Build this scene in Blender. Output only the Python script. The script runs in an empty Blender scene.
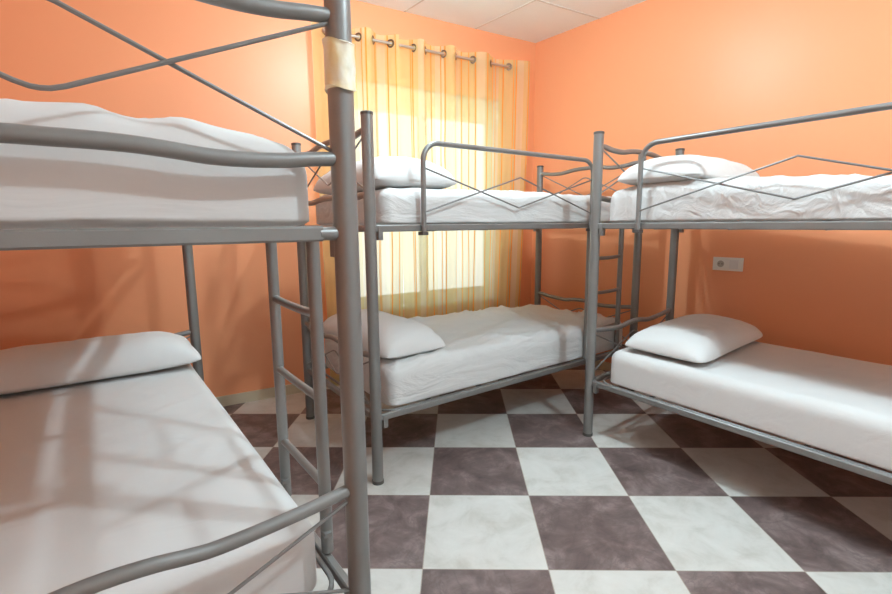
import bpy, bmesh, math, random
from mathutils import Vector, Matrix, noise
random.seed(7)
sc = bpy.context.scene
COL = sc.collection

# ------------------------------------------------------------------ materials
def new_mat(name):
    m = bpy.data.materials.new(name); m.use_nodes = True
    nt = m.node_tree; nt.nodes.clear()
    out = nt.nodes.new('ShaderNodeOutputMaterial')
    return m, nt, out

def N(nt, kind, **kw):
    n = nt.nodes.new(kind)
    for k, v in kw.items():
        if k in n.inputs: n.inputs[k].default_value = v
        else: setattr(n, k, v)
    return n

def principled(name, col, rough=.5, metal=0.0, bump=None, spec=.5, var=None, coat=0):
    m, nt, out = new_mat(name)
    b = N(nt, 'ShaderNodeBsdfPrincipled')
    b.inputs['Base Color'].default_value = (*col, 1)
    b.inputs['Roughness'].default_value = rough
    b.inputs['Metallic'].default_value = metal
    b.inputs['Specular IOR Level'].default_value = spec
    b.inputs['Coat Weight'].default_value = coat
    nt.links.new(b.outputs[0], out.inputs[0])
    tc = N(nt, 'ShaderNodeTexCoord')
    if var:
        no = N(nt, 'ShaderNodeTexNoise', Scale=var[0], Detail=5.0)
        nt.links.new(tc.outputs['Object'], no.inputs['Vector'])
        cr = N(nt, 'ShaderNodeValToRGB')
        a = var[1]
        cr.color_ramp.elements[0].position = .3; cr.color_ramp.elements[1].position = .7
        cr.color_ramp.elements[0].color = (*[c * (1 - a) for c in col], 1)
        cr.color_ramp.elements[1].color = (*[min(1, c * (1 + a)) for c in col], 1)
        nt.links.new(no.outputs['Fac'], cr.inputs[0]); nt.links.new(cr.outputs[0], b.inputs['Base Color'])
    if bump:
        no = N(nt, 'ShaderNodeTexNoise', Scale=bump[0], Detail=4.0)
        mp = N(nt, 'ShaderNodeMapping')
        if len(bump) > 2: mp.inputs['Scale'].default_value = bump[2]
        nt.links.new(tc.outputs['Object'], mp.inputs[0]); nt.links.new(mp.outputs[0], no.inputs['Vector'])
        bp = N(nt, 'ShaderNodeBump', Strength=bump[1], Distance=bump[3] if len(bump) > 3 else .01)
        if len(bump) > 3: no.inputs['Distortion'].default_value = 1.5
        nt.links.new(no.outputs['Fac'], bp.inputs['Height']); nt.links.new(bp.outputs[0], b.inputs['Normal'])
    return m

M_WALL = principled('orange_wall_paint', (.88, .365, .182), .38, bump=(220, .05), spec=.4)
M_METAL = principled('grey_bed_paint', (.23, .228, .222), .36, .35, var=(6, .08), bump=(500, .04))
M_DARK = principled('dark_plastic', (.09, .085, .08), .5)
M_SHEET = principled('white_cotton_sheet', (.67, .67, .665), .85, bump=(3.2, .9, (.8, 2.8, 2.8), .018), spec=.2)
M_SMOOTH = principled('smooth_cotton_sheet', (.67, .67, .665), .85, bump=(3, .6, (.9, 2.8, 2.8), .006), spec=.2)
M_PILLOW = principled('white_cotton_pillow', (.70, .70, .695), .8, bump=(9, .5), spec=.2)
M_PLASTIC = principled('white_socket_plastic', (.8, .8, .76), .35)
M_BRASS = principled('aged_bronze', (.20, .14, .10), .35, .8)
M_ROD = principled('brushed_rod', (.55, .47, .40), .35, .7)
M_FRAME = principled('white_window_frame', (.8, .8, .8), .4)
M_REVEAL = principled('plaster_reveal', (.8, .55, .4), .6)

def mat_floor():
    m, nt, out = new_mat('checkered_marble_tile')
    L = nt.links.new
    b = N(nt, 'ShaderNodeBsdfPrincipled'); L(b.outputs[0], out.inputs[0])
    b.inputs['Roughness'].default_value = .42
    tc = N(nt, 'ShaderNodeTexCoord')
    ang = -.547; T1 = .45; T2 = .4765; ox, oy = 1.45, 2.6222
    def axis(ex, ey, T):
        v = N(nt, 'ShaderNodeVectorMath', operation='SUBTRACT'); L(tc.outputs['Object'], v.inputs[0]); v.inputs[1].default_value = (ox, oy, 0)
        d = N(nt, 'ShaderNodeVectorMath', operation='DOT_PRODUCT'); L(v.outputs[0], d.inputs[0]); d.inputs[1].default_value = (ex / T, ey / T, 0)
        f = N(nt, 'ShaderNodeMath', operation='FLOOR'); L(d.outputs['Value'], f.inputs[0])
        g = N(nt, 'ShaderNodeMath', operation='FRACT'); L(d.outputs['Value'], g.inputs[0])
        s = N(nt, 'ShaderNodeMath', operation='SUBTRACT'); L(g.outputs[0], s.inputs[0]); s.inputs[1].default_value = .5
        a = N(nt, 'ShaderNodeMath', operation='ABSOLUTE'); L(s.outputs[0], a.inputs[0])
        h = N(nt, 'ShaderNodeMath', operation='GREATER_THAN'); L(a.outputs[0], h.inputs[0]); h.inputs[1].default_value = .5 - .0016 / T
        return f, h
    fa, ga = axis(math.cos(ang), math.sin(ang), T1)
    fb, gb = axis(math.sin(ang), -math.cos(ang), T2)
    sm = N(nt, 'ShaderNodeMath', operation='ADD'); L(fa.outputs[0], sm.inputs[0]); L(fb.outputs[0], sm.inputs[1])
    md = N(nt, 'ShaderNodeMath', operation='FLOORED_MODULO'); L(sm.outputs[0], md.inputs[0]); md.inputs[1].default_value = 2
    gr = N(nt, 'ShaderNodeMath', operation='MAXIMUM'); L(ga.outputs[0], gr.inputs[0]); L(gb.outputs[0], gr.inputs[1])
    # tile-by-tile offset so the veining does not run across joints
    cv = N(nt, 'ShaderNodeCombineXYZ'); L(fa.outputs[0], cv.inputs[0]); L(fb.outputs[0], cv.inputs[1])
    sc_ = N(nt, 'ShaderNodeVectorMath', operation='MULTIPLY_ADD'); L(cv.outputs[0], sc_.inputs[0]); sc_.inputs[1].default_value = (3.7, 5.3, 1); L(tc.outputs['Object'], sc_.inputs[2])
    n1 = N(nt, 'ShaderNodeTexNoise', Scale=7.0, Detail=8.0, Roughness=.66, Distortion=.5); L(sc_.outputs[0], n1.inputs['Vector'])
    n2 = N(nt, 'ShaderNodeTexNoise', Scale=3.0, Detail=6.0, Roughness=.6, Distortion=1.5); L(sc_.outputs[0], n2.inputs['Vector'])
    def ramp(src, stops):
        r = N(nt, 'ShaderNodeValToRGB'); e = r.color_ramp.elements
        e[0].position, e[0].color = stops[0][0], (*stops[0][1], 1); e[1].position, e[1].color = stops[-1][0], (*stops[-1][1], 1)
        for p, c in stops[1:-1]:
            k = e.new(p); k.color = (*c, 1)
        L(src, r.inputs[0]); return r
    dark = ramp(n1.outputs['Fac'], [(.30, (.082, .056, .054)), (.5, (.165, .117, .110)), (.68, (.29, .225, .215))])
    light = ramp(n1.outputs['Fac'], [(.28, (.50, .475, .43)), (.5, (.62, .60, .565)), (.75, (.69, .675, .645))])
    vein = ramp(n2.outputs['Fac'], [(.47, (0, 0, 0)), (.495, (1, 1, 1)), (.52, (0, 0, 0))])
    dm = N(nt, 'ShaderNodeMixRGB', blend_type='MIX'); L(dark.outputs[0], dm.inputs[1]); dm.inputs[2].default_value = (.10, .075, .07, 1)
    vf = N(nt, 'ShaderNodeMath', operation='MULTIPLY'); L(vein.outputs[0], vf.inputs[0]); vf.inputs[1].default_value = .45; L(vf.outputs[0], dm.inputs[0])
    mx = N(nt, 'ShaderNodeMixRGB'); L(md.outputs[0], mx.inputs[0]); L(light.outputs[0], mx.inputs[1]); L(dm.outputs[0], mx.inputs[2])
    mg = N(nt, 'ShaderNodeMixRGB'); L(gr.outputs[0], mg.inputs[0]); L(mx.outputs[0], mg.inputs[1]); mg.inputs[2].default_value = (.38, .32, .27, 1)
    L(mg.outputs[0], b.inputs['Base Color'])
    bp = N(nt, 'ShaderNodeBump', Strength=.3, Distance=.002, invert=True); L(gr.outputs[0], bp.inputs['Height']); L(bp.outputs[0], b.inputs['Normal'])
    return m
M_FLOOR = mat_floor()

def mat_curtain():
    m, nt, out = new_mat('sheer_striped_curtain')
    L = nt.links.new
    uv = N(nt, 'ShaderNodeUVMap')
    sx = N(nt, 'ShaderNodeSeparateXYZ'); L(uv.outputs[0], sx.inputs[0])
    # orange woven stripes at uneven spacing along the cloth
    def stripes(period, off, width):
        a = N(nt, 'ShaderNodeMath', operation='MULTIPLY_ADD'); L(sx.outputs[0], a.inputs[0]); a.inputs[1].default_value = 1 / period; a.inputs[2].default_value = off
        f = N(nt, 'ShaderNodeMath', operation='FRACT'); L(a.outputs[0], f.inputs[0])
        c = N(nt, 'ShaderNodeMath', operation='LESS_THAN'); L(f.outputs[0], c.inputs[0]); c.inputs[1].default_value = width / period
        return c
    s1 = stripes(.115, .1, .010); s2 = stripes(.163, .45, .007)
    mxs = N(nt, 'ShaderNodeMath', operation='MAXIMUM'); L(s1.outputs[0], mxs.inputs[0]); L(s2.outputs[0], mxs.inputs[1])
    w = stripes(.22, .3, .07)
    base = N(nt, 'ShaderNodeMixRGB'); L(w.outputs[0], base.inputs[0]); base.inputs[1].default_value = (.93, .86, .44, 1); base.inputs[2].default_value = (.95, .91, .60, 1)
    colr = N(nt, 'ShaderNodeMixRGB'); L(mxs.outputs[0], colr.inputs[0]); L(base.outputs[0], colr.inputs[1]); colr.inputs[2].default_value = (.90, .42, .08, 1)
    df = N(nt, 'ShaderNodeBsdfDiffuse'); L(colr.outputs[0], df.inputs[0])
    tl = N(nt, 'ShaderNodeBsdfTranslucent'); L(colr.outputs[0], tl.inputs[0])
    tp = N(nt, 'ShaderNodeBsdfTransparent'); tp.inputs[0].default_value = (1, .97, .90, 1)
    m1 = N(nt, 'ShaderNodeMixShader'); m1.inputs[0].default_value = .6; L(df.outputs[0], m1.inputs[1]); L(tl.outputs[0], m1.inputs[2])
    op = N(nt, 'ShaderNodeMapRange'); L(mxs.outputs[0], op.inputs[0]); op.inputs[3].default_value = .38; op.inputs[4].default_value = .05
    m2 = N(nt, 'ShaderNodeMixShader'); L(op.outputs[0], m2.inputs[0]); L(m1.outputs[0], m2.inputs[1]); L(tp.outputs[0], m2.inputs[2])
    L(m2.outputs[0], out.inputs[0])
    return m
M_CURTAIN = mat_curtain()

def mat_ceiling():
    m, nt, out = new_mat('ceiling_board')
    L = nt.links.new
    b = N(nt, 'ShaderNodeBsdfPrincipled'); L(b.outputs[0], out.inputs[0]); b.inputs['Roughness'].default_value = .8
    b.inputs['Specular IOR Level'].default_value = .2
    tc = N(nt, 'ShaderNodeTexCoord')
    no = N(nt, 'ShaderNodeTexNoise', Scale=90.0, Detail=3.0); L(tc.outputs['Object'], no.inputs['Vector'])
    r = N(nt, 'ShaderNodeValToRGB'); r.color_ramp.elements[0].color = (.84, .89, .90, 1); r.color_ramp.elements[1].color = (.89, .94, .95, 1)
    L(no.outputs['Fac'], r.inputs[0]); L(r.outputs[0], b.inputs['Base Color'])
    return m
M_CEIL = mat_ceiling()
M_TBAR = principled('ceiling_grid_paint', (.62, .61, .58), .6)

def mat_glass():
    m, nt, out = new_mat('window_glass')
    L = nt.links.new
    tp = N(nt, 'ShaderNodeBsdfTransparent'); tp.inputs[0].default_value = (.96, .98, .98, 1)
    gl = N(nt, 'ShaderNodeBsdfGlossy', Roughness=.02)
    mx = N(nt, 'ShaderNodeMixShader'); mx.inputs[0].default_value = .06
    L(tp.outputs[0], mx.inputs[1]); L(gl.outputs[0], mx.inputs[2]); L(mx.outputs[0], out.inputs[0])
    return m
M_GLASS = mat_glass()

def mat_wrap():
    m, nt, out = new_mat('yellowed_plastic_wrap')
    L = nt.links.new
    b = N(nt, 'ShaderNodeBsdfPrincipled'); L(b.outputs[0], out.inputs[0]); b.inputs['Roughness'].default_value = .3
    tc = N(nt, 'ShaderNodeTexCoord')
    mp = N(nt, 'ShaderNodeMapping'); mp.inputs['Scale'].default_value = (1, 1, .5); L(tc.outputs['Object'], mp.inputs[0])
    no = N(nt, 'ShaderNodeTexNoise', Scale=28.0, Detail=4.0); L(mp.outputs[0], no.inputs['Vector'])
    r = N(nt, 'ShaderNodeValToRGB'); r.color_ramp.elements[0].position = .35; r.color_ramp.elements[1].position = .65
    r.color_ramp.elements[0].color = (.80, .68, .36, 1); r.color_ramp.elements[1].color = (.80, .78, .66, 1)
    L(no.outputs['Fac'], r.inputs[0]); L(r.outputs[0], b.inputs['Base Color'])
    vo = N(nt, 'ShaderNodeTexVoronoi', Scale=90.0); L(tc.outputs['Object'], vo.inputs['Vector'])
    bp = N(nt, 'ShaderNodeBump', Strength=.3, Distance=.002); L(vo.outputs['Distance'], bp.inputs['Height']); L(bp.outputs[0], b.inputs['Normal'])
    return m
M_WRAP = mat_wrap()

# ------------------------------------------------------------------ helpers
def link(name, me, mat, parent=None, loc=None, smooth=True):
    """loc = world position that becomes the object's origin; vertices are given in world space"""
    o = bpy.data.objects.new(name, me); COL.objects.link(o)
    if me.users == 1:
        me.materials.append(mat)
        if smooth:
            for p in me.polygons: p.use_smooth = True
    base = Vector(loc) if loc is not None else Vector((0, 0, 0))
    if parent is not None:
        base = Vector(parent['_org'])
        o.parent = parent
    if base.length > 0: me.transform(Matrix.Translation(-base))
    if parent is None: o.location = base
    return o

def empty(name, loc):
    o = bpy.data.objects.new(name, None); COL.objects.link(o); o.location = loc; o.empty_display_size = .1
    o['_org'] = list(loc)
    return o

def tag(o, label=None, cat=None, group=None, kind=None):
    if label: o['label'] = label
    if cat: o['category'] = cat
    if group: o['group'] = group
    if kind: o['kind'] = kind
    return o

def bm_tube(bm, pts, r, seg=14, cap=True, flat=None):
    """tube of radius r along pts; flat=(w,h): rectangular section with h measured vertically"""
    pts = [Vector(p) for p in pts]
    rings = []
    n = len(pts)
    prev = None
    for i, p in enumerate(pts):
        if i == 0: d = pts[1] - p
        elif i == n - 1: d = p - pts[i - 1]
        else: d = (pts[i + 1] - p).normalized() + (p - pts[i - 1]).normalized()
        d.normalize()
        if flat is not None:
            a = Vector((-d.y, d.x, 0)).normalized(); b = Vector((0, 0, 1))
        else:
            ref = Vector((0, 0, 1)) if abs(d.z) < .9 else Vector((1, 0, 0))
            if prev is not None:
                a = prev - d * prev.dot(d)
                if a.length < 1e-4: a = d.cross(ref)
            else: a = d.cross(ref)
            a.normalize(); b = d.cross(a).normalized(); prev = a
        ring = []
        k = 1.0
        if 0 < i < n - 1:
            c = (pts[i + 1] - p).normalized().dot((p - pts[i - 1]).normalized())
            k = 1 / max(.5, math.sqrt((1 + c) / 2))
        if flat is None:
            for j in range(seg):
                t = 2 * math.pi * j / seg
                ring.append(bm.verts.new(p + a * (r * math.cos(t)) + b * (r * math.sin(t))))
        else:
            w, h = flat[0] / 2, flat[1] / 2; e = min(w, h) * .35
            for (x, y) in ((w, h - e), (w - e, h), (-w + e, h), (-w, h - e), (-w, -h + e), (-w + e, -h), (w - e, -h), (w, -h + e)):
                ring.append(bm.verts.new(p + a * x * k + b * y))
        rings.append(ring)
    m = len(rings[0])
    for i in range(n - 1):
        for j in range(m):
            bm.faces.new((rings[i][j], rings[i][(j + 1) % m], rings[i + 1][(j + 1) % m], rings[i + 1][j]))
    if cap:
        bm.faces.new(list(reversed(rings[0]))); bm.faces.new(rings[-1])

def bm_loop(bm, pts, flat):
    """closed ring with rectangular section"""
    pts = [Vector(p) for p in pts]; n = len(pts); rings = []
    for i, p in enumerate(pts):
        d = (pts[(i + 1) % n] - pts[i - 1]).normalized()
        a = Vector((-d.y, d.x, 0)).normalized()
        w, h = flat[0] / 2, flat[1] / 2; e = min(w, h) * .4
        rings.append([bm.verts.new(p + a * x + Vector((0, 0, y))) for (x, y) in ((w, h - e), (w - e, h), (-w + e, h), (-w, h - e), (-w, -h + e), (-w + e, -h), (w - e, -h), (w, -h + e))])
    for i in range(n):
        A, B = rings[i], rings[(i + 1) % n]
        for j in range(8): bm.faces.new((A[j], A[(j + 1) % 8], B[(j + 1) % 8], B[j]))

def bm_box(bm, lo, hi, fn=None):
    vs = []
    for x in (lo[0], hi[0]):
        for y in (lo[1], hi[1]):
            for z in (lo[2], hi[2]):
                v = Vector((x, y, z)); vs.append(bm.verts.new(fn(v) if fn else v))
    for f in ((0, 1, 3, 2), (4, 6, 7, 5), (0, 4, 5, 1), (2, 3, 7, 6), (0, 2, 6, 4), (1, 5, 7, 3)):
        bm.faces.new([vs[i] for i in f])

def mesh_from(bm, name, bevel=0):
    bmesh.ops.recalc_face_normals(bm, faces=bm.faces[:])
    if bevel:
        bmesh.ops.bevel(bm, geom=bm.edges[:], offset=bevel, segments=2, affect='EDGES', profile=.7)
    me = bpy.data.meshes.new(name); bm.to_mesh(me); bm.free()
    return me

def spline(pts, sub=6):
    """Catmull-Rom through points"""
    pts = [Vector(p) for p in pts]
    P = [pts[0] * 2 - pts[1]] + pts + [pts[-1] * 2 - pts[-2]]
    out = []
    for i in range(1, len(P) - 2):
        for k in range(sub):
            t = k / sub
            a, b, c, d = P[i - 1], P[i], P[i + 1], P[i + 2]
            out.append(.5 * ((2 * b) + (c - a) * t + (2 * a - 5 * b + 4 * c - d) * t * t + (3 * b - 3 * c + d - a) * t ** 3))
    out.append(pts[-1]); return out

def autosmooth(o, ang=40):
    me = o.data
    bm = bmesh.new(); bm.from_mesh(me)
    for e in bm.edges:
        e.smooth = not (len(e.link_faces) == 2 and e.calc_face_angle(0) > math.radians(ang))
    bm.to_mesh(me); bm.free()

# ------------------------------------------------------------------ beds
LEN, WID = 2.084, .958
Z1, Z2, ZU, ZB, ZL, ZP = 1.631, 1.357, 1.205, .62, .322, 1.70
PR = .0262

class Bed:
    def __init__(s, name, O, U, V, label):
        """O head corner on the open side, U head-to-foot vector, V open-side-to-wall vector"""
        s.O, s.U, s.V = Vector(O), Vector(U), Vector(V)
        s.label = label
        s.L, s.W = s.U.length, s.V.length
        s.root = empty(name, (s.O.x, s.O.y, 0))
        tag(s.root, label, 'bunk bed', 'grey metal bunk beds')
    def P(s, u, v, z):
        q = s.O + s.U * (u / s.L) + s.V * (v / s.W)
        return Vector((q.x, q.y, z))
    def part(s, name, bm, mat=None, parent=None, ang=40):
        par = parent or s.root
        me = mesh_from(bm, name)
        if '_org' not in par: par['_org'] = s.root['_org']
        o = bpy.data.objects.new(name, me); COL.objects.link(o); me.materials.append(mat or M_METAL)
        for p in me.polygons: p.use_smooth = True
        me.transform(Matrix.Translation(-Vector(s.root['_org']))); o.parent = par
        autosmooth(o, ang)
        return o

def arch_profile(z, k=1.0):
    a = [(0, 0), (.06, -.004), (.12, -.010), (.19, -.013), (.26, -.012), (.32, -.006), (.38, -.001), (.44, .001), (.5, .001)]
    if k < 0:
        a, k = [(0, 0), (.1, -.012), (.2, -.020), (.30, -.025), (.36, -.021), (.42, -.013), (.5, -.009)], 1
    a = a + [(1 - t, d) for t, d in reversed(a[:-1])]
    return [(t, z + d * k) for t, d in a]

def build_bed(B, guard=True, ladder=True, wrap=None, guard_end=1.527):
    L, W, P = B.L, B.W, B.P
    # posts
    for (u, v) in ((0, 0), (0, W), (L, 0), (L, W)):
        bm = bmesh.new(); bm_tube(bm, [P(u, v, .012), P(u, v, ZP - .012)], PR, 24)
        po = B.part('post', bm)
        bm = bmesh.new(); bm_tube(bm, [P(u, v, ZP - .014), P(u, v, ZP - .003), P(u, v, ZP)], PR + .0015, 24)
        for vv in bm.verts:
            if (vv.co.z > ZP - .001):
                c = P(u, v, ZP); vv.co = c + (vv.co - c) * .8
        tag(B.part('post_cap', bm, M_DARK, po), 'dark plastic cap')
        bm = bmesh.new(); bm_tube(bm, [P(u, v, 0), P(u, v, .016)], PR + .002, 24)
        tag(B.part('post_foot', bm, M_DARK, po), 'dark plastic foot')
    # end panels at head and foot
    for (u, nm) in ((0, 'headboard'), (L, 'footboard')):
        e = .02
        bm = bmesh.new()
        for z, k in ((Z1, 1.25), (Z2, 1.0)):
            prof = arch_profile(z, k)
            bm_tube(bm, spline([P(u, .012 + t * (W - .024), zz) for t, zz in prof], 3), .0145, 14)
        hb = B.part('upper_' + nm, bm)
        bm = bmesh.new()
        prof = arch_profile(ZB + .004, -1)
        bm_tube(bm, spline([P(u, .012 + t * (W - .024), zz) for t, zz in prof], 3), .0145, 14)
        lb = B.part('lower_' + nm, bm)
        # crossing zigzag wires
        for (par, zt, zb) in ((hb, Z1 - .015, Z2 + .015), (lb, ZB - .02, ZL + .045)):
            m_ = (zt + zb) / 2; q = (zt - zb)
            for (a, b) in ((zt, zb + .2 * q), (zb, zt - .2 * q)):
                bm = bmesh.new()
                sg = u + (.004 if a > b else -.004)
                pts = [P(sg, e, a), P(sg, W / 2 - .03, b + (a - b) * .063), P(sg, W / 2 - .012, b + (a - b) * .035), P(sg, W / 2, b + (a - b) * .03), P(sg, W / 2 + .012, b + (a - b) * .035), P(sg, W / 2 + .03, b + (a - b) * .063), P(sg, W - e, a)]
                bm_tube(bm, pts, .0042, 8)
                B.part('zigzag_wire', bm, None, par)
    # bunk base frames
    for z, nm in ((ZU, 'upper_bunk_frame'), (ZL, 'lower_bunk_frame')):
        bm = bmesh.new()
        # side rails and end rails meet in rounded corners just inside the posts
        i_u, i_v, rc = .055, .012, .05
        def rr(iu, iv, rc, zz, n=6):
            pts = []
            for (cu, cv, a0) in ((iu + rc, iv + rc, 180), (L - iu - rc, iv + rc, 270), (L - iu - rc, W - iv - rc, 0), (iu + rc, W - iv - rc, 90)):
                for k in range(n + 1):
                    a = math.radians(a0 + 90 * k / n)
                    pts.append(P(cu + rc * math.cos(a), cv + rc * math.sin(a), zz))
            return pts
        for v in (.0, W):
            bm_tube(bm, [P(.015, v, z), P(L - .015, v, z)], 0, flat=(.022, .031))
        for u in (0, L):
            bm_tube(bm, [P(u, .055, z), P(u, W - .055, z)], 0, flat=(.024, .031))
            for v0, v1 in ((.015, .06), (W - .06, W - .015)):
                bm_tube(bm, [P(u, v0, z), P(u, v1, z)], .014, 12)
        for k in range(1, 6):
            bm_tube(bm, [P(L * k / 6, .01, z - .008), P(L * k / 6, W - .01, z - .008)], .010, 8)
        fr = B.part(nm, bm)
        bm = bmesh.new()
        bm_loop(bm, rr(.045, .024, .085, z + .008), (.012, .011))
        B.part('mattress_hoop', bm, None, fr)
        for (u, v) in ((.045, 0), (L - .045, 0), (.045, W), (L - .045, W)):
            bm = bmesh.new()
            bm_box(bm, (u - .011, v - .014, z - .052), (u + .011, v + .014, z + .01), lambda q: P(*q))
            B.part('rail_bracket', bm, None, fr)
    # ladder on the open side, by the foot
    if ladder:
        u0, u1, v = L - .545, L - .205, -.004
        lad = bpy.data.objects.new('ladder', None); COL.objects.link(lad); lad.parent = B.root; lad['_org'] = B.root['_org']
        for u in (u0, u1):
            bm = bmesh.new()
            bm_tube(bm, [P(u, v, ZL + .02), P(u, v, ZU - .005)], .0165, 16)
            B.part('ladder_rail', bm, None, lad)
            for z in (ZL + .075,):
                bm = bmesh.new(); bm_box(bm, (u - .004, v - .004, z), (u + .026, .012, z + .012), lambda q: P(*q))
                B.part('ladder_clip', bm, None, lad)
        for z in (.535, .775, 1.0):
            bm = bmesh.new()
            bm_tube(bm, spline([P(u0 + .01, v, z), P(u0 + .06, v - .003, z - .004), P((u0 + u1) / 2, v - .004, z - .006), P(u1 - .06, v - .003, z - .004), P(u1 - .01, v, z)], 4), .0115, 12)
            B.part('ladder_rung', bm, None, lad)
    # guard rail
    if guard:
        u0, u1, v = .272, guard_end, -.022
        g = bpy.data.objects.new('guard_rail', None); COL.objects.link(g); g.parent = B.root; g['_org'] = B.root['_org']
        zt = 1.596; r = .085
        pts = [P(u0, v, ZU - .03), P(u0, v, zt - r)]
        for k in range(1, 8):
            a = math.radians(180 - 90 * k / 8); pts.append(P(u0 + r + r * math.cos(a), v, zt - r + r * math.sin(a)))
        pts.append(P(u0 + r, v, zt)); pts.append(P(u1 - r, v, zt))
        for k in range(1, 8):
            a = math.radians(90 - 90 * k / 8); pts.append(P(u1 - r + r * math.cos(a), v, zt - r + r * math.sin(a)))
        pts += [P(u1, v, zt - r), P(u1, v, ZU - .03)]
        bm = bmesh.new(); bm_tube(bm, pts, .0125, 14); B.part('guard_hoop', bm, None, g)
        um = (u0 + u1) / 2
        for (a, b) in ((1.484, 1.306), (1.277, 1.466)):
            s_ = .004 if a > b else -.004
            bm = bmesh.new()
            bm_tube(bm, [P(u0, v + s_, a), P(um - .012, v + s_, b + (a - b) * .02), P(um, v + s_, b), P(um + .012, v + s_, b + (a - b) * .02), P(u1, v + s_, a)], .0042, 8)
            B.part('zigzag_wire', bm, None, g)
        for u in (u0, u1):
            bm = bmesh.new(); bm_box(bm, (u - .016, v - .014, ZU - .034), (u + .016, .005, ZU - .018), lambda q: P(*q))
            B.part('guard_clamp', bm, M_DARK, g)
    if wrap:
        u, v, za, zb = wrap
        c = P(u, v, 0)
        bm = bmesh.new(); rings = []
        nz, ns = 14, 40
        for i in range(nz + 1):
            z = za + (zb - za) * i / nz
            ring = []
            for j in range(ns):
                t = 2 * math.pi * j / ns
                rr_ = PR + .0045 + .0022 * noise.noise(Vector((math.cos(t) * 2.2, math.sin(t) * 2.2, z * 40))) + (.0015 if i in (0, nz) else 0)
                zz = z + (.005 * math.sin(t * 2 + 1) if i in (0, nz) else 0)
                ring.append(bm.verts.new((c.x + rr_ * math.cos(t), c.y + rr_ * math.sin(t), zz)))
            rings.append(ring)
        for r_, zz in ((0, za), (-1, zb)):
            pass
        for i in range(nz):
            for j in range(ns): bm.faces.new((rings[i][j], rings[i][(j + 1) % ns], rings[i + 1][(j + 1) % ns], rings[i + 1][j]))
        inner0 = [bm.verts.new((c.x + (PR + .0005) * math.cos(2 * math.pi * j / ns), c.y + (PR + .0005) * math.sin(2 * math.pi * j / ns), za)) for j in range(ns)]
        inner1 = [bm.verts.new((c.x + (PR + .0005) * math.cos(2 * math.pi * j / ns), c.y + (PR + .0005) * math.sin(2 * math.pi * j / ns), zb)) for j in range(ns)]
        for j in range(ns):
            bm.faces.new((inner0[j], inner0[(j + 1) % ns], rings[0][(j + 1) % ns], rings[0][j]))
            bm.faces.new((rings[-1][j], rings[-1][(j + 1) % ns], inner1[(j + 1) % ns], inner1[j]))
        tag(B.part('plastic_wrap', bm, M_WRAP), 'yellowed plastic wrap around the near post')

def corners(O, X, Y):
    O = Vector((*O, 0)); return O, Vector((*X, 0)) - O, Vector((*Y, 0)) - O

mid = Bed('bunk_bed', *corners((.794, 2.032), (2.866, 2.262), (.721, 2.987)), 'grey metal bunk bed standing along the window, pillows at its left end')
rgt = Bed('bunk_bed', *corners((2.044, 1.893), (2.196, -.185), (2.987, 2.066)), 'grey metal bunk bed against the right wall under the white socket')
lft = Bed('bunk_bed', *corners((.112, 3.075), (.337, 1.003), (-.841, 2.977)), 'nearest grey metal bunk bed at the left with plastic wrap around one post')
build_bed(mid); build_bed(rgt, ladder=False, guard_end=1.60); build_bed(lft, guard=False, wrap=(lft.L, 0, 1.493, 1.582))

# ------------------------------------------------------------------ mattresses and pillows
def fold(p, ax, freq, seed):
    """ridged crease noise stretched along an axis"""
    q = Vector((p.x * ax[0] * freq, p.y * ax[1] * freq, seed * 7.3 + p.z * 3))
    n = noise.noise(q)
    return (1 - abs(n) * 2.2)

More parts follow.
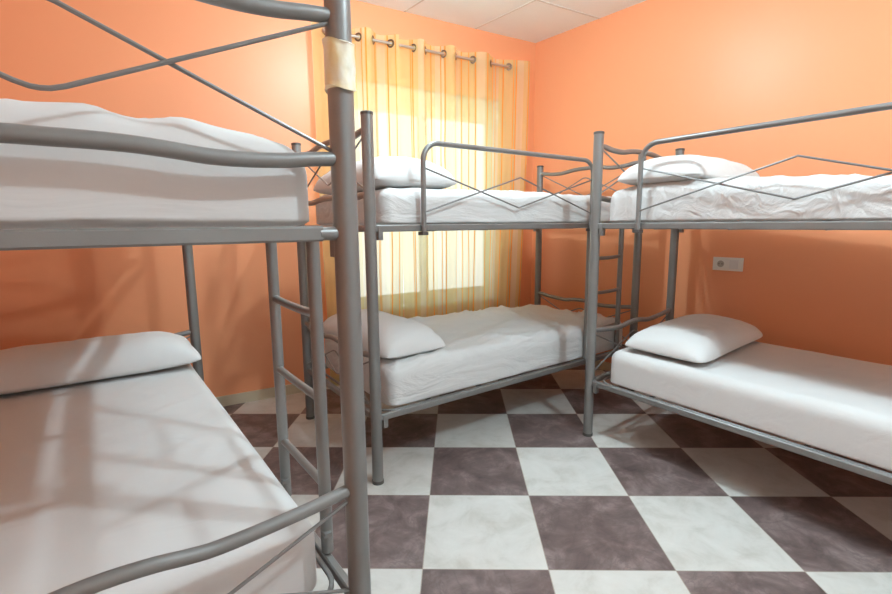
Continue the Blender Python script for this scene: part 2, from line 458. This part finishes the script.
def mattress(B, z0, h, name, label, group, seed, amp=1.0, u0=.07, u1=None, v0=.018, v1=None, top=None, side=None, mat=None):
    u1 = u1 or B.L - .07; v1 = v1 or B.W - .03
    nu, nv, nh = 110, 56, 14
    r = .055
    hu, hv, hh = (u1 - u0) / 2, (v1 - v0) / 2, h / 2
    cu, cv = (u0 + u1) / 2, (v0 + v1) / 2
    bm = bmesh.new(); cache = {}
    def vert(i, j, k):
        key = (i, j, k)
        if key in cache: return cache[key]
        def lin(i, n, H):
            t = i / n * 2 - 1
            # crowd samples near the edges
            t = math.copysign(1 - (1 - abs(t)) ** 1.25, t)
            return t * H
        p = Vector((lin(i, nu, hu), lin(j, nv, hv), lin(k, nh, hh)))
        rb = r if p.z > 0 else .014
        q = Vector((max(-hu + r, min(hu - r, p.x)), max(-hv + r, min(hv - r, p.y)), max(-hh + rb, min(hh - r, p.z))))
        d = p - q
        n = d.normalized() if d.length > 1e-6 else Vector((0, 0, 1))
        if d.length > 1e-6:
            p2 = q + Vector((n.x * r, n.y * r, n.z * (r if n.z > 0 else rb)))
        else: p2 = p
        u, v = p2.x + cu, p2.y + cv
        # wrinkles of the fitted sheet
        a = 0
        if k == nh or p.z > hh * .4:
            a += .0035 * noise.noise(Vector((u * 2.2, v * 3.1, seed))) * 1.6
            a += .0035 * (fold(Vector((u + .35 * v, v - .2 * u, 0)), (1.5, 7), 1.0, seed) - .5)
            a += .002 * (fold(Vector((u - .6 * v, v + .5 * u, 0)), (3, 11), 1.0, seed + 3) - .5)
            a += .0018 * noise.noise(Vector((u * 9, v * 11, seed + 5)))
        else:
            a += .006 * noise.noise(Vector((u * 2.0 + v * 2, p2.z * 9, seed + 9)))
            a += .004 * (fold(Vector((u + v, p2.z * 1 + .05 * u, 0)), (1.6, 28), 1.0, seed + 1) - .5)
            a += .003 * (fold(Vector((u * .8 + v, p2.z - .12 * u, 0)), (2.4, 22), 1.0, seed + 2) - .5)
        cr = 0
        for q_, (fx, fy, rt) in enumerate(((1.3, 6.5, .5), (1.1, 8.0, -.35), (2.2, 9.0, 1.1), (1.6, 5.0, 2.2))):
            cu_, su_ = math.cos(rt), math.sin(rt)
            s1, s2 = u + (p2.z if k not in (0, nh) else 0) * .3, v + (p2.z * 1.2)
            wx = .12 * noise.noise(Vector((u * 2.1, v * 2.4, seed + q_))); 
            gx, gy = (s1 * cu_ + s2 * su_ + wx) * fx, (-s1 * su_ + s2 * cu_ + wx) * fy
            rd = max(0, 1 - 2.6 * abs(noise.noise(Vector((gx, gy, seed * 3.1 + q_ * 5)))))
            mk = max(0, noise.noise(Vector((u * 1.6, v * 1.9, seed + 20 + q_ * 3))) + .25)
            cr += rd ** 2 * mk
        a = a * .5 + .011 * cr
        if k > 0: p2 = p2 + n * a * amp
        f = 1 - abs(p2.x / hu) ** 4 * .0
        zz = p2.z + hh + z0
        if top and p2.z > -hh * .9:
            zz += top(u, v) * (p2.z + hh) / h
        v_ = v
        if side: v_ += side(u, v, (p2.z + hh) / h)
        if k == 0: zz = max(zz, z0)
        cache[key] = bm.verts.new(B.P(u, v_, zz)); return cache[key]
    def quad(a, b, c, d): bm.faces.new((a, b, c, d))
    for i in range(nu):
        for j in range(nv):
            for k in (0, nh): quad(vert(i, j, k), vert(i + 1, j, k), vert(i + 1, j + 1, k), vert(i, j + 1, k))
    for i in range(nu):
        for k in range(nh):
            for j in (0, nv): quad(vert(i, j, k), vert(i + 1, j, k), vert(i + 1, j, k + 1), vert(i, j, k + 1))
    for j in range(nv):
        for k in range(nh):
            for i in (0, nu): quad(vert(i, j, k), vert(i, j + 1, k), vert(i, j + 1, k + 1), vert(i, j, k + 1))
    c = B.P(cu, cv, z0)
    o = link(name, mesh_from(bm, name), mat or M_SHEET, None, c)
    return tag(o, label, 'mattress', group)

def bump(u, v, cu, cv, ru, rv, h):
    return h * math.exp(-((u - cu) / ru) ** 2 - ((v - cv) / rv) ** 2)

UP0, LO0 = ZU + .014, ZL + .014
def pillow(B, cu, cv, su, sv, th, zb, label, seed, rot=0, droop=0, lean=0, group='white pillows on the bunks', pinch=.05):
    """pillow centred at (cu,cv) in bed coordinates, su x sv in size, lying on height zb"""
    nu, nv = 44, 64
    bm = bmesh.new()
    c0, s0 = math.cos(rot), math.sin(rot)
    def pt(i, j, sgn):
        a = math.sin((i / nu * 2 - 1) * math.pi / 2); b = math.sin((j / nv * 2 - 1) * math.pi / 2)
        # slightly hollow edges between pointed corners
        x = a * su / 2 * (1 - pinch * (1 - b * b) * abs(a) + pinch * .0)
        y = b * sv / 2 * (1 - pinch * .8 * (1 - a * a) * abs(b))
        x *= 1 - .09 * abs(b) ** 10; y *= 1 - .045 * abs(a) ** 10
        t = max(0, (1 - abs(a) ** 2.8)) ** .5 * max(0, (1 - abs(b) ** 4)) ** .48
        wr = 0
        if t > .02:
            wr = .007 * noise.noise(Vector((x * 5, y * 5, seed))) + .0035 * (1 - 2 * abs(noise.noise(Vector((x * 6 + y * 7, y * 16 - x * 9, seed + 4)))))
            edge = (1 - t)
            wr += .004 * edge * math.sin(y * 60 + 6 * noise.noise(Vector((y * 4, x * 3, seed))))
        z = th * .24 + sgn * t * th * (.76 if sgn > 0 else .24) + (wr * min(1, t * 2) if sgn > 0 else 0)
        z += droop * (a * a * .5)
        if sgn < 0: z = max(z, .0)
        xx, yy = x * c0 - y * s0, x * s0 + y * c0
        z += lean * (xx / su)
        return B.P(cu + xx, cv + yy, zb + z)
    top = [[bm.verts.new(pt(i, j, 1)) for j in range(nv + 1)] for i in range(nu + 1)]
    bot = [[top[i][j] if i in (0, nu) or j in (0, nv) else bm.verts.new(pt(i, j, -1)) for j in range(nv + 1)] for i in range(nu + 1)]
    for i in range(nu):
        for j in range(nv):
            bm.faces.new((top[i][j], top[i + 1][j], top[i + 1][j + 1], top[i][j + 1]))
            f = [bot[i][j], bot[i][j + 1], bot[i + 1][j + 1], bot[i + 1][j]]
            try: bm.faces.new(f)
            except ValueError: pass
    o = link('pillow', mesh_from(bm, 'pillow'), M_PILLOW, None, B.P(cu, cv, zb))
    return tag(o, label, 'pillow', group)

G = 'mattresses under white fitted sheets'
mattress(mid, UP0, .165, 'mattress', 'white sheeted mattress on the top bunk in front of the curtain', G, 1, 1.0, u0=.075, top=lambda u, v: .012 * math.sin(u * 1.5))
mattress(mid, LO0, .205, 'mattress', 'rumpled white sheeted mattress on the bottom bunk beside the window', G, 2, 3.0, u0=.09, top=lambda u, v: .012 * math.sin(u * 2) )
mattress(rgt, UP0, .165, 'mattress', 'white sheeted mattress on the top bunk by the right wall', G, 3, 1.7, u0=.055, top=lambda u, v: bump(u, v, .5, .5, .35, .6, .03) + .01 * math.sin(u * 4))
mattress(rgt, LO0, .19, 'mattress', 'smooth white sheeted mattress on the bottom bunk below the wall socket', G, 4, .35, mat=M_SMOOTH, u0=.105)
mattress(lft, UP0, .155, 'mattress', 'thick white sheeted mattress on the nearest top bunk at the left', G, 5, 1.0, mat=M_SMOOTH, u0=.07, u1=lft.L - .045, v0=.045, top=lambda u, v: .045 * math.sin(math.pi * min(1, max(0, v / .958))) - .0)
mattress(lft, LO0, .19, 'mattress', 'white sheeted mattress on the nearest bottom bunk at the left', G, 6, .45, mat=M_SMOOTH, u0=.08, v0=.062)

pillow(mid, .31, .50, .50, .90, .185, UP0 + .165, 'puffy white pillow on the top bunk in front of the curtain', 11)
pillow(mid, .27, .50, .40, .88, .17, LO0 + .205, 'white pillow on the bottom bunk beside the window', 12, rot=.04)
pillow(rgt, .33, .44, .46, .90, .155, UP0 + .182, 'white pillow on the top bunk by the right wall', 13)
pillow(rgt, .39, .49, .46, .89, .145, LO0 + .194, 'white pillow on the bottom bunk below the wall socket', 14)
pillow(lft, .29, .50, .38, .93, .17, LO0 + .194, 'long white pillow at the far end of the nearest bottom bunk', 15)

# ------------------------------------------------------------------ room
XC, YC, HC = 2.991, 3.541, 2.798
SA, SB = .0126, .145
def back(x, z=0, d=0): return Vector((x, YC + SA * (x - XC) + d, z))
def right(y, z=0, d=0): return Vector((XC + SB * (YC - y) + d, y, z))
XL, YF = -1.12, -1.75
T = .12
def slab(name, quad_, nrm, t, mat, kind='structure'):
    bm = bmesh.new()
    a = [bm.verts.new(p) for p in quad_]; b = [bm.verts.new(p + nrm * t) for p in quad_]
    n = len(a)
    bm.faces.new(a); bm.faces.new(list(reversed(b)))
    for i in range(n): bm.faces.new((a[i], b[i], b[(i + 1) % n], a[(i + 1) % n]))
    o = link(name, mesh_from(bm, name), mat, None, (0, 0, 0), smooth=False)
    return tag(o, kind=kind)

fl = [Vector((XL - T, YF - T, 0)), Vector((right(YF - T).x + T, YF - T, 0)), Vector((XC + T, YC + T + .02, 0)), Vector((XL - T, YC + T + .02, 0))]
slab('floor', fl, Vector((0, 0, -1)), .1, M_FLOOR)
slab('ceiling', [v + Vector((0, 0, HC)) for v in fl], Vector((0, 0, 1)), .1, M_CEIL)
# ceiling grid: thin T bars, spacing measured from the far corner
bm = bmesh.new()
S = .645
k = 1
while YC - S * k > YF:
    y = YC - S * k
    a = Vector((XL, y + SA * (XL - XC), HC - .001)); b = Vector((right(y).x, y, HC - .001)); bm_tube(bm, [a, b], 0, flat=(.012, .004)); k += 1
k = 1
while XC - S * k > XL - .8:
    x = XC - S * k
    a = back(x, HC - .001); b = Vector((x + SB * (YC - YF), YF, HC - .001))
    if a.x > XL: bm_tube(bm, [a, b], 0, flat=(.012, .004))
    k += 1
o = link('trim_1', mesh_from(bm, 'trim'), M_TBAR, None, (0, 0, 0), smooth=False); tag(o, kind='structure')

# back wall with window opening
WX0, WX1, WZ0, WZ1 = 1.17, 2.62, .56, 2.27
bm = bmesh.new()
def wb(x0, x1, z0, z1): bm_box(bm, (x0, 0, z0), (x1, .2, z1), lambda q: back(q.x, q.z, q.y))
wb(XL - T, WX0, 0, HC); wb(WX1, XC + .01, 0, HC); wb(WX0, WX1, 0, WZ0); wb(WX0, WX1, WZ1, HC)
o = link('wall_back', mesh_from(bm, 'wall_back'), M_WALL, None, (0, 0, 0), smooth=False); tag(o, kind='structure')
slab('wall_right', [right(YC + .2), right(YF - T), right(YF - T, HC), right(YC + .2, HC)], Vector((1, SB, 0)).normalized(), T, M_WALL)
slab('wall_left', [Vector((XL, YC, 0)), Vector((XL, YF, 0)), Vector((XL, YF, HC)), Vector((XL, YC, HC))], Vector((-1, 0, 0)), T, M_WALL)
M_WHITEWALL = principled('white_bounce_paint', (.86, .86, .85), .6, bump=(220, .05))  # unseen wall behind the camera, made white to bounce neutral fill light
slab('wall_front', [Vector((XL, YF, 0)), right(YF), right(YF, HC), Vector((XL, YF, HC))], Vector((0, -1, 0)), T, M_WHITEWALL)

# window: white frame, two sliding sashes with a meeting rail
win = empty('window_1', back((WX0 + WX1) / 2, WZ0, .1)); tag(win, kind='structure')
def wpart(name, boxes, mat, parent=win):
    bm = bmesh.new()
    for (x0, x1, z0, z1, y0, y1) in boxes: bm_box(bm, (x0, y0, z0), (x1, y1, z1), lambda q: back(q.x, q.z, q.y))
    me = mesh_from(bm, name); me.transform(Matrix.Translation(-Vector(win['_org'])))
    o = bpy.data.objects.new(name, me); COL.objects.link(o); me.materials.append(mat); o.parent = parent
    return o
f = .045
wpart('window_frame', [(WX0, WX0 + f, WZ0, WZ1, .08, .15), (WX1 - f, WX1, WZ0, WZ1, .08, .15), (WX0 + f, WX1 - f, WZ0, WZ0 + f, .08, .15), (WX0 + f, WX1 - f, WZ1 - f, WZ1, .08, .15)], M_FRAME)
xm = (WX0 + WX1) / 2
for (a, b, y) in ((WX0 + f, xm + .03, .088), (xm - .03, WX1 - f, .118)):
    z0, z1 = WZ0 + f, WZ1 - f; s = .05
    sash = wpart('window_sash', [(a, a + s, z0, z1, y, y + .025), (b - s, b, z0, z1, y, y + .025), (a + s, b - s, z0, z0 + s, y, y + .025), (a + s, b - s, z1 - s, z1, y, y + .025)], M_FRAME)
    wpart('pane', [(a + s, b - s, z0 + s, z1 - s, y + .010, y + .014)], M_GLASS, sash)
wpart('shutter_box', [(WX0 + .002, WX1 - .002, WZ1 - .20, WZ1 - .002, .03, .078)], M_FRAME)
wpart('window_sill', [(WX0, WX1, WZ0 - .02, WZ0 + .004, -.015, .08)], M_FRAME)

# baseboard of the same light tile
M_BASE = principled('baseboard_tile', (.60, .52, .38), .4, var=(5, .1))
bm = bmesh.new(); bm_box(bm, (XL, -.010, 0), (XC, 0.0, .072), lambda q: back(q.x, q.z, q.y))
o = link('baseboard_back', mesh_from(bm, 'baseboard_back'), M_BASE, None, (0, 0, 0), smooth=False); tag(o, kind='structure')
bm = bmesh.new(); bm_box(bm, (-.010, YF, 0), (0, YC, .072), lambda q: right(q.y, q.z, q.x))
o = link('baseboard_right', mesh_from(bm, 'baseboard_right'), M_BASE, None, (0, 0, 0), smooth=False); tag(o, kind='structure')

# ------------------------------------------------------------------ curtain
RY, RZ = -.105, 2.515     # rod offset from the wall, height
rod = empty('curtain_rod', back(1.04, RZ, RY))
def cpart(name, bm, mat, parent, ang=40):
    me = mesh_from(bm, name)
    root = parent
    org = Vector(root['_org'])
    me.transform(Matrix.Translation(-org)); o = bpy.data.objects.new(name, me); COL.objects.link(o); me.materials.append(mat)
    for p in me.polygons: p.use_smooth = True
    o.parent = parent; autosmooth(o, ang); return o
bm = bmesh.new(); bm_tube(bm, [back(1.04, RZ, RY), back(2.74, RZ, RY)], .010, 16); cpart('rod', bm, M_ROD, rod)
for x in (1.04, 2.74):
    bm = bmesh.new(); s = -1 if x < 1 else 1
    prof = [(0, .012), (.006, .018), (.02, .022), (.034, .018), (.042, .004)]
    rings = []
    for dx, r in prof:
        c = back(x + s * (dx - .004), RZ, RY)
        rings.append([bm.verts.new(c + Vector((0, r * math.cos(2 * math.pi * j / 16), r * math.sin(2 * math.pi * j / 16)))) for j in range(16)])
    for a, b in zip(rings, rings[1:]):
        for j in range(16): bm.faces.new((a[j], a[(j + 1) % 16], b[(j + 1) % 16], b[j]))
    bm.faces.new(rings[0]); bm.faces.new(rings[-1]); cpart('finial', bm, M_ROD, rod)
for x in (1.10, 2.72):
    bm = bmesh.new(); bm_tube(bm, [back(x, RZ - .002, RY), back(x, RZ - .012, RY + .04), back(x, RZ - .012, 0.0)], .006, 8)
    bm_tube(bm, [back(x, RZ - .012, -.006), back(x, RZ - .012, .0)], .022, 14); cpart('rod_bracket', bm, M_ROD, rod)
tag(rod, 'thin bronze curtain rod fixed to the orange wall above the window', 'curtain rod')

def curtain(knots, label, seed, right_drift=0, left_drift=0, ext=(.05, .05)):
    """knots: x positions where the cloth crosses the rod; it alternates in front of and behind it"""
    xs = [knots[0] - ext[0]] + list(knots) + [knots[-1] + ext[1]]
    A = .042
    n = len(xs) - 1
    cols = []
    per = 14
    for i in range(n):
        for k in range(per + (1 if i == n - 1 else 0)):
            t = k / per
            x = xs[i] + (xs[i + 1] - xs[i]) * t
            sg = 1 if i % 2 == 0 else -1
            if i == 0: tt = .5 + t * .5
            elif i == n - 1: tt = t * .5
            else: tt = t
            w = min(1.0, (xs[i + 1] - xs[i]) / .11)
            y = (1 if sg > 0 else -1.45) * .036 * math.sin(math.pi * tt) * (.55 + .45 * w)
            cols.append((x, y))
    # uv by arc length
    arc = [0]
    for a, b in zip(cols, cols[1:]): arc.append(arc[-1] + math.hypot(b[0] - a[0], b[1] - a[1]))
    xa, xb = cols[0][0], cols[-1][0]
    zt, zbm = 2.572, .03
    nz = 60
    bm = bmesh.new(); uvl = bm.loops.layers.uv.new('UVMap'); grid = []; uvs = {}
    for r in range(nz + 1):
        tz = r / nz; z = zt + (zbm - zt) * tz
        row = []
        for (x, y), a in zip(cols, arc):
            d = tz
            f = (x - xa) / (xb - xa)
            xx = x + right_drift * f ** 3 * d ** 1.6 - left_drift * (1 - f) ** 3 * d ** 1.6
            xx += .020 * d * noise.noise(Vector((x * 6, z * .9, seed))) + .010 * d * noise.noise(Vector((x * 17, z * 1.4, seed + 2)))
            yy = y * (1 - .25 * d) + .018 * d * noise.noise(Vector((x * 9, z * 1.2, seed + 5))) + .007 * noise.noise(Vector((x * 28, z * 2.0, seed + 6))) * min(1, d * 3)
            yy = min(yy, .088)
            v = bm.verts.new(back(xx, z, RY + yy)); uvs[v] = (a, z); row.append(v)
        grid.append(row)
    for r in range(nz):
        for c in range(len(cols) - 1):
            fc = bm.faces.new((grid[r][c], grid[r + 1][c], grid[r + 1][c + 1], grid[r][c + 1]))
            for l in fc.loops: l[uvl].uv = uvs[l.vert]
    root = empty('curtain', back((xa + xb) / 2, zbm, RY))
    me = bpy.data.meshes.new('curtain_cloth'); bm.to_mesh(me); bm.free()
    me.transform(Matrix.Translation(-Vector(root['_org'])))
    o = bpy.data.objects.new('curtain_cloth', me); COL.objects.link(o); me.materials.append(M_CURTAIN); o.parent = root
    for p in me.polygons: p.use_smooth = True
    # eyelets
    for i, x in enumerate(knots):
        sg = 1 if i % 2 == 0 else -1
        # cloth direction where it crosses the rod
        dirv = Vector((.75, -sg * .8 , 0)).normalized()
        nrm = Vector((-dirv.y, dirv.x, 0))
        c = back(x, RZ, RY); bm = bmesh.new(); ring = []
        for j in range(24):
            t = 2 * math.pi * j / 24; rad = dirv * math.cos(t) + Vector((0, 0, 1)) * math.sin(t)
            row = []
            for k in range(8):
                s = 2 * math.pi * k / 8
                row.append(bm.verts.new(c + rad * (.023 + .0075 * math.cos(s)) + nrm * (.0045 * math.sin(s))))
            ring.append(row)
        for j in range(24):
            for k in range(8): bm.faces.new((ring[j][k], ring[j][(k + 1) % 8], ring[(j + 1) % 24][(k + 1) % 8], ring[(j + 1) % 24][k]))
        tag(cpart('eyelet', bm, M_BRASS, root), 'dark bronze metal eyelet')
    tag(root, label, 'curtain', 'sheer window curtains')
    return root

curtain([1.06, 1.16, 1.29, 1.40, 1.535], 'sheer yellow striped curtain, left panel behind the nearest bed post', 21, left_drift=-.02, ext=(.09, .05))
curtain([1.72, 1.82, 1.98, 2.09, 2.25, 2.43, 2.61], 'wide sheer yellow striped curtain panel nearest the room corner', 22, right_drift=-.10, ext=(.11, .19))

# ------------------------------------------------------------------ wall socket
so = empty('wall_socket', right(1.835, .943, 0))
ly = Vector((SB, -1, 0)).normalized(); nx = Vector((-1, -SB, 0)).normalized()
cc = right(1.835, .943, 0)
def sp(a, z, d): return cc + ly * a + Vector((0, 0, z)) + nx * d
def sbox(name, a0, a1, z0, z1, d0, d1, mat, bev=.002, parent=so):
    bm = bmesh.new(); bm_box(bm, (a0, z0, d0), (a1, z1, d1), lambda q: sp(q.x, q.y, q.z))
    me = mesh_from(bm, name, bev); me.transform(Matrix.Translation(-cc)); o = bpy.data.objects.new(name, me); COL.objects.link(o)
    me.materials.append(mat); o.parent = parent; return o
sbox('faceplate', -.093, .093, -.044, .044, 0, .010, M_PLASTIC, .003)
M_SWITCH = principled('switch_plastic', (.74, .75, .74), .3)
sbox('switch_rocker', .012, .068, -.029, .029, .009, .015, M_SWITCH, .003)
def disc(name, a, r, d0, d1, mat):
    bm = bmesh.new()
    bm_tube(bm, [sp(a, 0, d0), sp(a, 0, d1)], r, 24); me = mesh_from(bm, name); me.transform(Matrix.Translation(-cc))
    o = bpy.data.objects.new(name, me); COL.objects.link(o); me.materials.append(mat); o.parent = so; return o
disc('outlet_ring', -.042, .029, .008, .014, M_PLASTIC)
tag(disc('outlet_well', -.042, .022, .010, .0145, principled('socket_well_shade', (.42, .41, .37), .5)), 'round plug well, its shade painted as a grey disc')  # disc is not sunk; grey tone paints the shade of the recess
for dz in (-.0095, .0095):
    bm = bmesh.new(); bm_tube(bm, [sp(-.042 + dz, 0, .012), sp(-.042 + dz, 0, .0155)], .0035, 10); me = mesh_from(bm, 'painted_pin_hole'); me.transform(Matrix.Translation(-cc))
    o = bpy.data.objects.new('painted_pin_hole', me); COL.objects.link(o); me.materials.append(M_DARK); o.parent = so  # solid dark discs paint the shade inside the two holes
tag(so, 'white plastic plug socket with switch on the orange right wall', 'wall socket')

# ------------------------------------------------------------------ light
def lamp(name, loc, energy, r, col=(.75, .935, 1.01)):
    l = bpy.data.lights.new(name, 'POINT'); l.energy = energy; l.shadow_soft_size = r; l.color = col
    o = bpy.data.objects.new(name, l); COL.objects.link(o); o.location = loc; return o
lamp('ceiling_lamp_near', (1.55, .0, 2.62), 80, .035)
lamp('ceiling_lamp_far', (1.30, 2.12, 2.62), 47, .035)

w = bpy.data.worlds.new('daylight'); sc.world = w; w.use_nodes = True
nt = w.node_tree; bg = nt.nodes['Background']; bg.inputs[0].default_value = (.93, .97, 1, 1); bg.inputs[1].default_value = 1.5

# ------------------------------------------------------------------ camera
yaw, pitch, roll, fpx, H = .525424, .150419, -.008142, 483.06, 1.2232
F = Vector((math.sin(yaw) * math.cos(pitch), math.cos(yaw) * math.cos(pitch), -math.sin(pitch)))
R = Vector((math.cos(yaw), -math.sin(yaw), 0)); U = R.cross(F)
R2 = R * math.cos(roll) + U * math.sin(roll); U2 = -R * math.sin(roll) + U * math.cos(roll)
cd = bpy.data.cameras.new('camera'); cam = bpy.data.objects.new('camera', cd); COL.objects.link(cam)
mt = Matrix((R2, U2, -F)).transposed().to_4x4(); mt.translation = Vector((0, 0, H)); cam.matrix_world = mt
cd.sensor_width = 36; cd.lens = fpx * 36 / 892; cd.clip_start = .02
sc.camera = cam

sc.view_settings.view_transform = 'Standard'; sc.view_settings.look = 'None'
sc.view_settings.gamma = 1; sc.view_settings.use_curve_mapping = False
sc.view_settings.exposure = 0.2
sc.cycles.use_denoising = True
sc.cycles.max_bounces = 10; sc.cycles.diffuse_bounces = 6; sc.cycles.transparent_max_bounces = 12
for o in bpy.data.objects:
    if '_org' in o: del o['_org']
